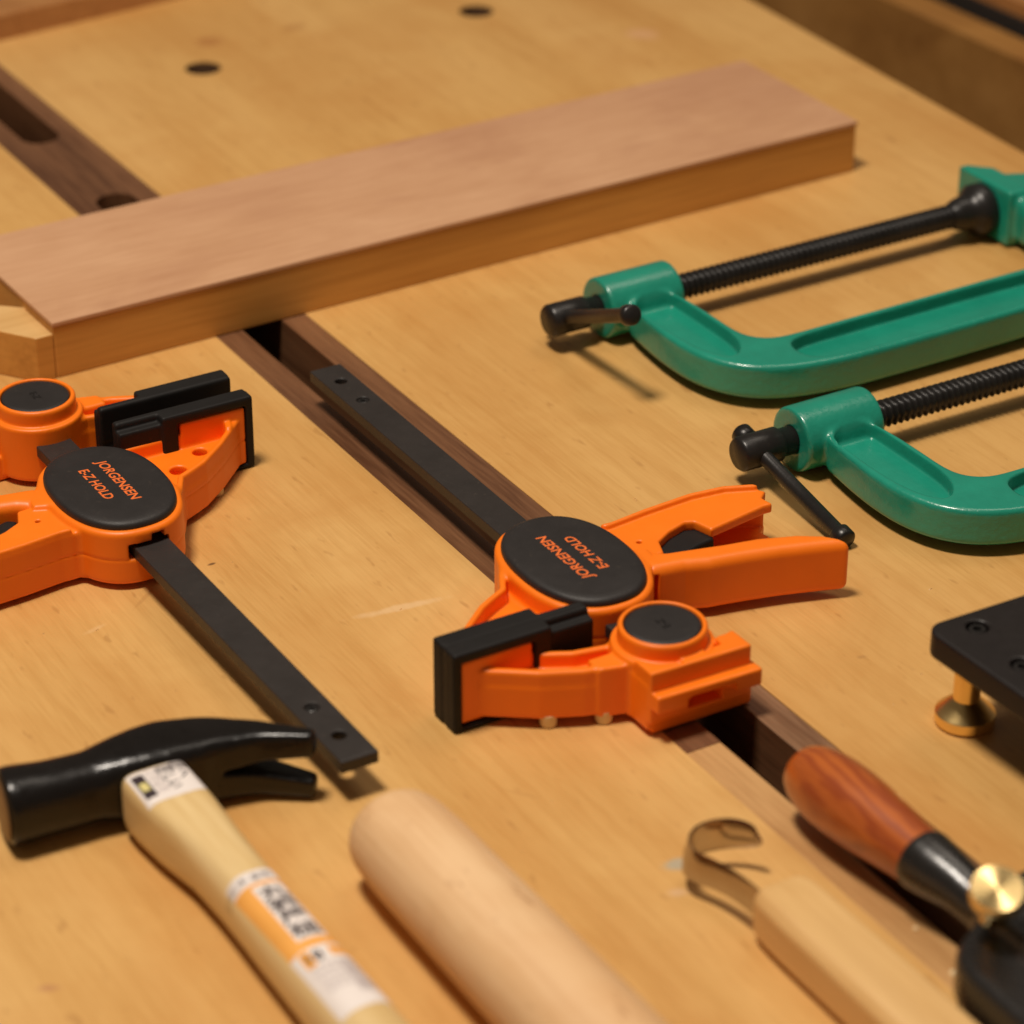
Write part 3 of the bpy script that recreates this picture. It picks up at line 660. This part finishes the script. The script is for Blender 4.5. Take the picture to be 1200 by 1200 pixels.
# ================================================================== HAMMER
hs0 = 102.0; hn = -175.2; hz = 11.6
hb = SN(hs0, hn)
ham = thing('claw_hammer', 'black claw hammer with a pale wooden handle and paper labels, lying at the lower left', 'hammer', (hb[0], hb[1], 0))
HB = np.array([hb[0], hb[1], 0])
HC = np.array([(-139.2, -184.7), (-125.1, -178.8), (-110.5, -171.6), (-97.5, -165.5), (-84.5, -161.2), (-71.8, -160.2), (-54.8, -163.2)])
HS = np.concatenate([[0], np.cumsum(np.linalg.norm(np.diff(HC, axis=0), axis=1))])
def f_hammer(X, Y, Z):
    X = X + hb[0]; Y = Y + hb[1]
    best = None
    shp = np.broadcast(X, Y).shape; dmin = np.full(shp, 1e9); S_ = np.zeros(shp); LAT = np.zeros(shp)
    # dense smooth centreline
    u = np.linspace(HS[0] - 0.0, HS[-1], 60)
    cx = np.interp(u, HS, HC[:, 0]); cy = np.interp(u, HS, HC[:, 1])
    k = np.array([1, 2, 3, 4, 3, 2, 1.]); k /= k.sum()
    pad = lambda a: np.convolve(np.concatenate([2 * a[0] - a[3:0:-1], a, 2 * a[-1] - a[-2:-5:-1]]), k, 'valid')
    cx = pad(cx); cy = pad(cy)
    for i in range(len(u) - 1):
        ex, ey = cx[i + 1] - cx[i], cy[i + 1] - cy[i]; L2 = ex * ex + ey * ey
        h = (( X - cx[i]) * ex + (Y - cy[i]) * ey) / L2
        lo = -50 if i == 0 else 0; hi = 50 if i == len(u) - 2 else 1
        h = np.clip(h, lo, hi)
        dx = X - cx[i] - ex * h; dy = Y - cy[i] - ey * h; dd = dx * dx + dy * dy
        mk = dd < dmin
        dmin = np.where(mk, dd, dmin); S_ = np.where(mk, u[i] + h * (u[i + 1] - u[i]), S_); LAT = np.where(mk, (ex * dy - ey * dx) / math.sqrt(L2), LAT)
    L = HS[-1]
    hw = np.interp(S_, [0, 3, 12, 24, 34, 46, 56, 66, 76, L], [10.2, 10.4, 9.6, 9.0, 9.8, 10.8, 9.6, 7.0, 4.6, 2.8])
    hh = np.interp(S_, [0, 3, 12, 24, 34, 46, 56, 66, 76, L], [10.6, 10.8, 9.9, 9.6, 10.4, 10.9, 10.6, 10.3, 10.5, 10.8])
    zc = np.interp(S_, [0, 20, 40, L], [11.6, 11.6, 12.0, 11.4])
    ee = np.interp(S_, [0, 26, 40, 60, L], [2.3, 2.6, 4.4, 5.0, 5.0])
    q = (np.abs(LAT / hw) ** ee + np.abs((Z - zc) / hh) ** ee) ** (1 / ee)
    d = (q - 1) * np.minimum(hw, hh) * 0.9
    d = smax(d, np.maximum(-S_ - 0.0, S_ - L), 1.2)
    # V notch between the two claws
    ps = S_ - 63.0
    notch = np.abs(Z - (11.4 - 0.02 * ps)) - np.maximum(0.2, 0.3 + ps * 0.14)
    notch = np.maximum(notch, -ps)
    return smax(d, -notch, 1.2)
head = sdfobj('hammer_head', f_hammer, (-142 - hb[0], -202 - hb[1], -0.5), (-48 - hb[0], -143 - hb[1], 26), 0.5, M['lacquer'], ham, relax=2)
dirp = (HC[0] - HC[1]) / np.linalg.norm(HC[0] - HC[1]); fp = HC[0] - hb + dirp * 0.2
V, Fc = lathe([(9.2, 0), (9.4, 0.25), (8.9, .5), (5, .8), (0.1, .9)], 48, (fp[0], fp[1], 11.6), (dirp[0], dirp[1], 0))
fix_normals(mesh('striking_face', V, Fc, M['facesteel'], ham, smooth=True, sharp=50))
# handle: square shoulder at the head, oval grip
def hsec(s):
    hw = np.interp(s, [0, 6, 20, 38, 55, 75, 110, 260], [9.6, 10.0, 9.6, 8.1, 7.8, 8.3, 9.0, 9.8])
    hh = np.interp(s, [0, 8, 20, 38, 55, 75, 110, 260], [9.0, 9.3, 9.5, 9.5, 9.7, 10.2, 10.6, 10.8])
    e = np.interp(s, [0, 12, 40, 70, 260], [5.5, 5.0, 3.2, 2.5, 2.2])
    return float(hw), float(hh), float(e)
HZ = 11.2
def hoff(s): return float(np.interp(s, [0, 8, 22, 38, 55, 75, 110, 260], [0, 0.0, 0.6, 1.5, 1.5, 1.3, 1.1, 1.0]))
def hsurf(x, y):                                    # top surface height, in hammer-local coordinates
    s = x * DS[0] + y * DS[1]; n = x * DN[0] + y * DN[1]; out = np.zeros_like(s)
    for i in range(len(s)):
        hw, hh, e = hsec(s[i]); q = min(0.999, abs((n[i] - hoff(s[i])) / hw)); out[i] = HZ + hh * (1 - q ** e) ** (1 / e)
    return out
ss = [0, 0.0, 0.5, 1.3, 2.5] + list(np.arange(5, 262, 4.0))
C = []; T = []; R = []
for k, s_ in enumerate(ss):
    hw, hh, e = hsec(s_); sc_ = [0.90, 0.90, 0.955, 0.985, 1.0][k] if k < 5 else 1.0
    p = DS * s_ + DN * hoff(s_); C.append((p[0], p[1], HZ)); T.append((DS[0], DS[1], 0)); R.append(sellipse(hw * sc_, hh * sc_, e, 72))
hdl = mesh('handle', *loft(C, T, R), M['ashwood'], ham, smooth=True, sharp=50); fix_normals(hdl)
def patch(s0, s1, n0, n1, off, zones, mats, parent, name, label=None, ns=60, nn=24):
    V = []; Fc = []; mi = []
    for i in range(ns + 1):
        for j in range(nn + 1):
            p = DS * (s0 + (s1 - s0) * i / ns) + DN * (n0 + (n1 - n0) * j / nn); V.append([p[0], p[1], 0])
    V = np.array(V); V[:, 2] = hsurf(V[:, 0], V[:, 1]) + off
    for i in range(ns):
        for j in range(nn):
            a = i * (nn + 1) + j; Fc.append([a, a + 1, a + nn + 2, a + nn + 1])
            s = s0 + (s1 - s0) * (i + .5) / ns; n = n0 + (n1 - n0) * (j + .5) / nn; m_ = 0
            for (a0, a1, b0, b1, q) in zones:
                if a0 <= s <= a1 and b0 <= n <= b1: m_ = q
            mi.append(m_)
    o = mesh(name, V, Fc, mats, parent, smooth=True, mi=mi)
    if sum(p.normal.z for p in o.data.polygons) < 0: o.data.flip_normals()
    return o
MP = [M['paper'], M['lorange'], M['ink'], M['gold'], M['greyink'], M['olive']]
def at_s(px, py, z=21.5): s, n = sn(P(px, py, z)); return s - hs0, n - hn
l1 = patch(1.6, 17.6, -8.5, 8.8, 0.07, [(3.0, 14.6, -7.6, -4.2, 2), (7.2, 11.0, -7.0, -4.8, 3)], MP, hdl, 'end_label', ns=64, nn=60)
s2a = at_s(285, 1022)[0]; s2b = at_s(416, 1184)[0]; s2m = at_s(352, 1112)[0]
print('label2', s2a, s2b, s2m, at_s(249, 1033), at_s(319, 1018), at_s(381, 1192), at_s(451, 1172))
l2 = patch(s2a, s2b, -5.9, 8.7, 0.07, [(s2a + 5.5, s2m + 1, -8.3, 9.6, 1), (s2a + 7.0, s2m - 3, -1.9, 6.9, 0), (s2m + 2, s2m + 6, 3.4, 9.0, 1), (s2m + 1.5, s2m + 8, -4.2, -1.6, 1)], MP, hdl, 'grip_label', ns=120, nn=50)
# barcode stripes
def barcode(parent, s0, s1, n0, n1):
    V = []; Fc = []; s = s0
    while s < s1:
        w_ = rng.choice([0.28, 0.45, 0.7]); k = len(V)
        for i in range(7):
            n = n0 + (n1 - n0) * i / 6
            for q in (s, s + w_): p = DS * q + DN * n; V.append([p[0], p[1], 0])
        Fc += [[k + 2 * i, k + 2 * i + 1, k + 2 * i + 3, k + 2 * i + 2] for i in range(6)]
        s += w_ + rng.choice([0.3, 0.45, 0.6])
    V = np.array(V); V[:, 2] = hsurf(V[:, 0], V[:, 1]) + 0.13
    o = mesh('barcode', V, Fc, M['greyink'], parent)
    if sum(p.normal.z for p in o.data.polygons) < 0: o.data.flip_normals()
barcode(l2, s2m + 8.5, s2b - 6.0, 3.0, 7.6)
def dice(V, Fc, mx):
    import bmesh
    bm = bmesh.new(); vs = [bm.verts.new(tuple(v)) for v in V]
    for f in Fc:
        try: bm.faces.new([vs[i] for i in f])
        except ValueError: pass
    for _ in range(6):
        bmesh.ops.triangulate(bm, faces=bm.faces[:])
        E_ = [e for e in bm.edges if e.calc_length() > mx]
        if not E_: break
        bmesh.ops.subdivide_edges(bm, edges=E_, cuts=1, use_grid_fill=False)
    bmesh.ops.triangulate(bm, faces=bm.faces[:]); bm.verts.index_update()
    V2 = np.array([v.co[:] for v in bm.verts]); F2 = [[v.index for v in f.verts] for f in bm.faces]; bm.free(); return V2, F2
def htext(txt, size, s, n, along, mat, parent, bold=0.012, w=None):
    """along=False: upright characters whose top points to the hammer head"""
    V, Fc = textmesh(txt, size, offset=bold)
    if not len(V): return
    if w: V[:, 0] *= w / (V[:, 0].max() - V[:, 0].min())
    V, Fc = dice(V, Fc, 0.5)
    org = DS * s + DN * n
    xd, yd = (DS, DN) if along else (DN, -DS)
    o = mesh('lettering', place(V, org, xd, yd, lambda x, y: hsurf(x, y) + 0.13), Fc, mat, parent)
col = ['丸', '箱', '屋', '槌']
cs0 = s2a + 8.0; stp = (s2m - 4.0 - cs0) / 4
for k, ch in enumerate(col): htext(ch, stp * 1.02, cs0 + stp * (k + .5), 2.5, False, M['ink'], l2, 0.018, w=8.0)
htext('三木 金物', 3.0, s2a + 2.8, -0.5, False, M['ink'], l2, 0.0)
htext('18', 5.6, s2m + 4.6, -0.9, False, M['ink'], l2, 0.02)
for k in range(4): htext('本 品 天 然 木', 1.7, s2m + 13.5, -3.2 + k * 1.7, True, M['greyink'], l2, 0.0, w=11)
htext('匠へ', 4.6, 6.2, 6.2, True, M['ink'], l1, 0.02, w=8.4)
htext('匠しい', 4.6, 8.2, 1.9, True, M['ink'], l1, 0.02, w=11.8)
htext('木 柄 玄 能', 1.6, 8.4, -1.0, True, M['greyink'], l1, 0.0, w=11)
htext('日 本 製 品', 1.4, 8.4, -2.7, True, M['greyink'], l1, 0.0, w=11)
# ================================================================== PALE ROUND DOWEL
ds0, dn0, dr = 151.5, -128.6, 14.2
dp = SN(ds0, dn0)
C = []; T = []; R = []
for s_, k in [(0, .42), (.3, .60), (1.0, .72), (2.2, .82), (4, .885), (6.5, .925), (10, .955), (15, .97)] + [(x, .975 + .0006 * x) for x in np.arange(20, 240, 6.0)]:
    p = DS * s_; C.append((p[0], p[1], dr * 1.0)); T.append((DS[0], DS[1], 0)); R.append(sellipse(dr * k * 1.08, dr * k, 2.05, 72))
dow = thing('wooden_mallet_handle', 'thick round pale wooden handle with a domed end, lying at the bottom centre', 'wooden handle', (dp[0], dp[1], 0))
dw = mesh('shaft', *loft(C, T, R), M['rollwood'], dow, smooth=True, sharp=60); fix_normals(dw)
# ================================================================== HOOK KNIFE
kp = P(905, 1075, 5)[:2]
kn = thing('hook_knife', 'hook knife with a curled polished blade and a faceted pale wooden handle', 'knife', (kp[0], kp[1], 0))
ka, kb = np.array([66.0, -233.0]), np.array([77.7, -222.6])
kdir = DS
def kpt(s, n): return SN(s, n) - kp
ks0, kn0 = sn((62.5, -227.5)); 
# facetted handle: octagonal section, lofted
def oct_(hw, hh, ch):
    return [(hw, -hh + ch), (hw, hh - ch), (hw - ch, hh), (-hw + ch * 2.6, hh), (-hw, hh - ch * 3.2), (-hw, -hh + ch), (-hw + ch, -hh), (hw - ch, -hh)][::1]
kc = sn(P(925, 1062, 15)); kcs = sn(P(1040, 1187, 15))
print('knife axis', kc, kcs)
KN = kc[1] + 5.8; KS = kc[0] - 11.0
C = []; T = []; R = []
for s_, q in [(0, .72), (.6, .80), (2.0, .90), (5, .97), (10, 1.0)] + [(x, 1.0 + 0.0012 * x) for x in np.arange(16, 160, 8.)]:
    p = SN(KS + s_, KN) - kp; C.append((p[0], p[1], 8.2)); T.append((DS[0], DS[1], 0)); R.append(oct_(11.8 * q, 8.1 * min(q, 1.0), 2.6 * q))
kh = mesh('handle', *loft(C, T, R), M['knifewood'], kn); fix_normals(kh); bevel(kh, 0.9, 3, 20)
for p_ in kh.data.polygons: p_.use_smooth = True
kh.data.set_sharp_from_angle(angle=math.radians(20))
BP = [(897, 1050, 14.0), (888, 1041, 14), (870, 1027, 14), (853, 1016, 14), (832, 1005, 14), (817, 999, 14.2), (808, 991, 14.6), (806, 981, 15), (811, 971, 15.4), (822, 964, 16), (836, 960, 16), (850, 958.5, 16), (864, 959.5, 16), (876, 963, 15.5), (884, 968, 14.6), (888, 975, 13.2), (887, 981, 11.8)]
BWd = [8.2, 8.2, 8.4, 8.6, 9, 9.4, 9.8, 10, 10.2, 10.4, 10.4, 10.2, 9.6, 8.6, 7, 5, 2.4]
pts = np.array([P(x, y, z) for x, y, z in BP]); u = np.linspace(0, len(pts) - 1, 90); ui = np.arange(len(pts))
pts = np.stack([np.interp(u, ui, pts[:, k]) for k in range(3)], 1); wd = np.interp(u, ui, BWd)
ker = np.ones(7) / 7
for k in range(3): pts[3:-3, k] = np.convolve(pts[:, k], ker, 'valid')
V = []; Fc = []
for i in range(len(pts)):
    t_ = pts[min(i + 1, len(pts) - 1), :2] - pts[max(i - 1, 0), :2]; t_ /= np.linalg.norm(t_); nn_ = np.array([-t_[1], t_[0]])
    x, y, z = pts[i]; x -= kp[0]; y -= kp[1]
    for a, dz in ((0.1, 0), (1.4, -wd[i] * .5), (1.6, -wd[i] + .6), (1.0, -wd[i]), (-0.1, -wd[i]), (-0.5, -wd[i] + .8), (-0.6, -1.6), (-0.15, 0)):
        V.append((x + nn_[0] * a, y + nn_[1] * a, z + dz))
for i in range(len(pts) - 1):
    for j in range(8): Fc.append([i * 8 + j, i * 8 + (j + 1) % 8, (i + 1) * 8 + (j + 1) % 8, (i + 1) * 8 + j])
Fc += [list(range(8)), [(len(pts) - 1) * 8 + j for j in range(8)]]
bld = mesh('hooked_blade', V, Fc, M['blade'], kn, smooth=True, sharp=25); fix_normals(bld)
# ================================================================== ROUTER-LIKE TOOL, red wooden handle + black body + brass knob (front right)
rs0, rn0 = 184.0, -16.4
rp = SN(rs0, rn0)
pl = thing('hand_plane', 'black metal plane with reddish wooden handle and brass knob, lower right corner', 'plane', (rp[0], rp[1], 0))
C = []; T = []; R = []
for s_, r in [(1, 2.2), (1.4, 4.0), (2.4, 6.0), (4.2, 7.8), (7, 9.1), (11, 10.2), (17, 10.9), (24, 11.0), (32, 10.5), (42, 9.5), (50, 8.7), (55, 8.3)]:
    z_ = 14.0 + 0.02 * s_; p = DS * s_ + DN * 0.03 * s_; C.append((p[0], p[1], z_)); T.append((DS[0], DS[1], 0)); R.append(sellipse(r * .98, r, 2.0, 64))
hh_ = mesh('wooden_handle', *loft(C, T, R), M['redwood'], pl, smooth=True, sharp=60); fix_normals(hh_)
def f_plane(X, Y, Z):
    s = X * DS[0] + Y * DS[1]; n = X * DN[0] + Y * DN[1]
    # collar, bending down into the neck
    cn = np.interp(s, [50, 60, 72, 90], [1.6, 1.9, 3.0, 5]); cz_ = np.interp(s, [50, 60, 70, 80, 90], [15.1, 15.2, 15, 13.5, 12])
    rr_ = np.interp(s, [50, 55.2, 56.5, 64, 72, 84, 95], [8.2, 8.8, 8.9, 8.0, 6.7, 6.2, 7.8])
    col_ = np.hypot(n - cn, Z - cz_) - rr_; col_ = smax(col_, np.maximum(54.6 - s, s - 92), .8)
    body = ext(d_poly(s, n, smooth_poly([(88, -12), (96, -19.5), (112, -20.5), (220, -21), (220, 60), (84, 60), (82, 20), (84, -2)], 2)), Z, 2.5, 17.5, 3.5)
    plat = ext(d_poly(s, n, smooth_poly([(78, 2), (86, -3), (100, -4), (220, -4), (220, 60), (76, 60)], 2)), Z, 3, 21.5, 2.5)
    return smin(col_, smin(body, plat, 2.5), 4.0)
# evaluate in a frame rotated to world: bounding box in world mm around the tool
bbx = [DS * a + DN * b for a in (50, 150) for b in (-24, 50)]
lo = np.min(bbx, 0); hi = np.max(bbx, 0)
def f_plane_c(X, Y, Z):
    s = X * DS[0] + Y * DS[1]; n = X * DN[0] + Y * DN[1]
    return np.maximum(f_plane(X, Y, Z), np.maximum(s - 149, n - 48))
sdfobj('plane_body', f_plane_c, (lo[0], lo[1], 1.0), (hi[0], hi[1], 27), 0.6, M['castblack'], pl, relax=2)
kc_ = P(1169, 1041, 34) - np.array([rp[0], rp[1], 0])
kax = np.array([-0.02, -0.36, 0.93]); kax /= np.linalg.norm(kax)
kb_ = bpy.data.objects
V, Fc = lathe([(3.2, -14), (3.2, -4.6), (6.6, -4.4), (7.0, -3.9), (7.0, -0.4), (6.7, 0), (0.05, 0.02)], 64, (0, 0, 0), (0, 0, 1))
kb2 = mesh('brass_knob', V, Fc, M['brass'], pl, smooth=True, sharp=40); fix_normals(kb2)
kb2.location = tuple(kc_ * MM); kb2.rotation_euler = Vector(kax).to_track_quat('Z', 'Y').to_euler()
# ================================================================== BLACK PLATE ON BRASS FEET
pc = P(1130, 846, 0)
pt = thing('black_plate_jig', 'black metal plate with socket screws, standing on a turned brass foot', 'jig', (pc[0], pc[1], 0))
a1 = math.radians(-57.5); a2 = math.radians(29.5)
pd1 = np.array([math.cos(a1), math.sin(a1)]); pd2 = np.array([math.cos(a2), math.sin(a2)])
k0 = P(1096, 741, 33)[:2] - pc[:2] + np.array([-3.2, 3.5])
rc = 6.0; outl = []
for k in range(9):
    a = math.radians(180 + 30.5 + (-60 - 30.5 + 59.5) * 0 + 0) ; 
c0 = k0 + pd1 * rc + pd2 * rc
for k in range(11):
    th = k / 10 * math.pi / 2; outl.append(c0 - pd1 * rc * math.sin(th) - pd2 * rc * math.cos(th))
platepts = outl[::-1] + [k0 + pd1 * 120, k0 + pd2 * 90 + pd1 * 120, k0 + pd2 * 90]
scr = [P(1145.5, 734, 33)[:2] - pc[:2], P(1198, 778, 33)[:2] - pc[:2]]
def f_plate(X, Y, Z):
    d = ext(d_poly(X, Y, [tuple(p) for p in platepts]), Z, 24.6, 33, 0.9)
    for q in scr: d = smax(d, -ext(np.hypot(X - q[0], Y - q[1]) - 3.3, Z, 29.5, 50), 0.3)
    return d
pp = np.array(platepts)
plate = sdfobj('plate', f_plate, (pp[:, 0].min() - 1, pp[:, 1].min() - 1, 23.5), (pp[:, 0].max() + 1, pp[:, 1].max() + 1, 34), 0.5, M['anod'], pt)
for q in scr:
    fix_normals(mesh('socket_screw', *lathe([(2.7, 29), (2.7, 31.8), (2.3, 32.3), (1.4, 32.3), (1.2, 31.9), (1.15, 30.4), (0.05, 30.4)], 30, (q[0], q[1], 0)), M['blacksteel'], pt, smooth=True, sharp=35))
prof = [(7.8, 0), (8.6, 0.5), (8.9, 1.0), (8.9, 4.0), (8.5, 4.5), (4.3, 8.3), (4.0, 8.6), (4.0, 24.4)]
fix_normals(mesh('brass_foot', *lathe(prof, 64, (0, 0, 0)), M['brass_foot'], pt, smooth=True, sharp=30))
f2 = pd1 * 62
fix_normals(mesh('brass_foot', *lathe(prof, 64, (f2[0], f2[1], 0)), M['brass_foot'], pt, smooth=True, sharp=30))
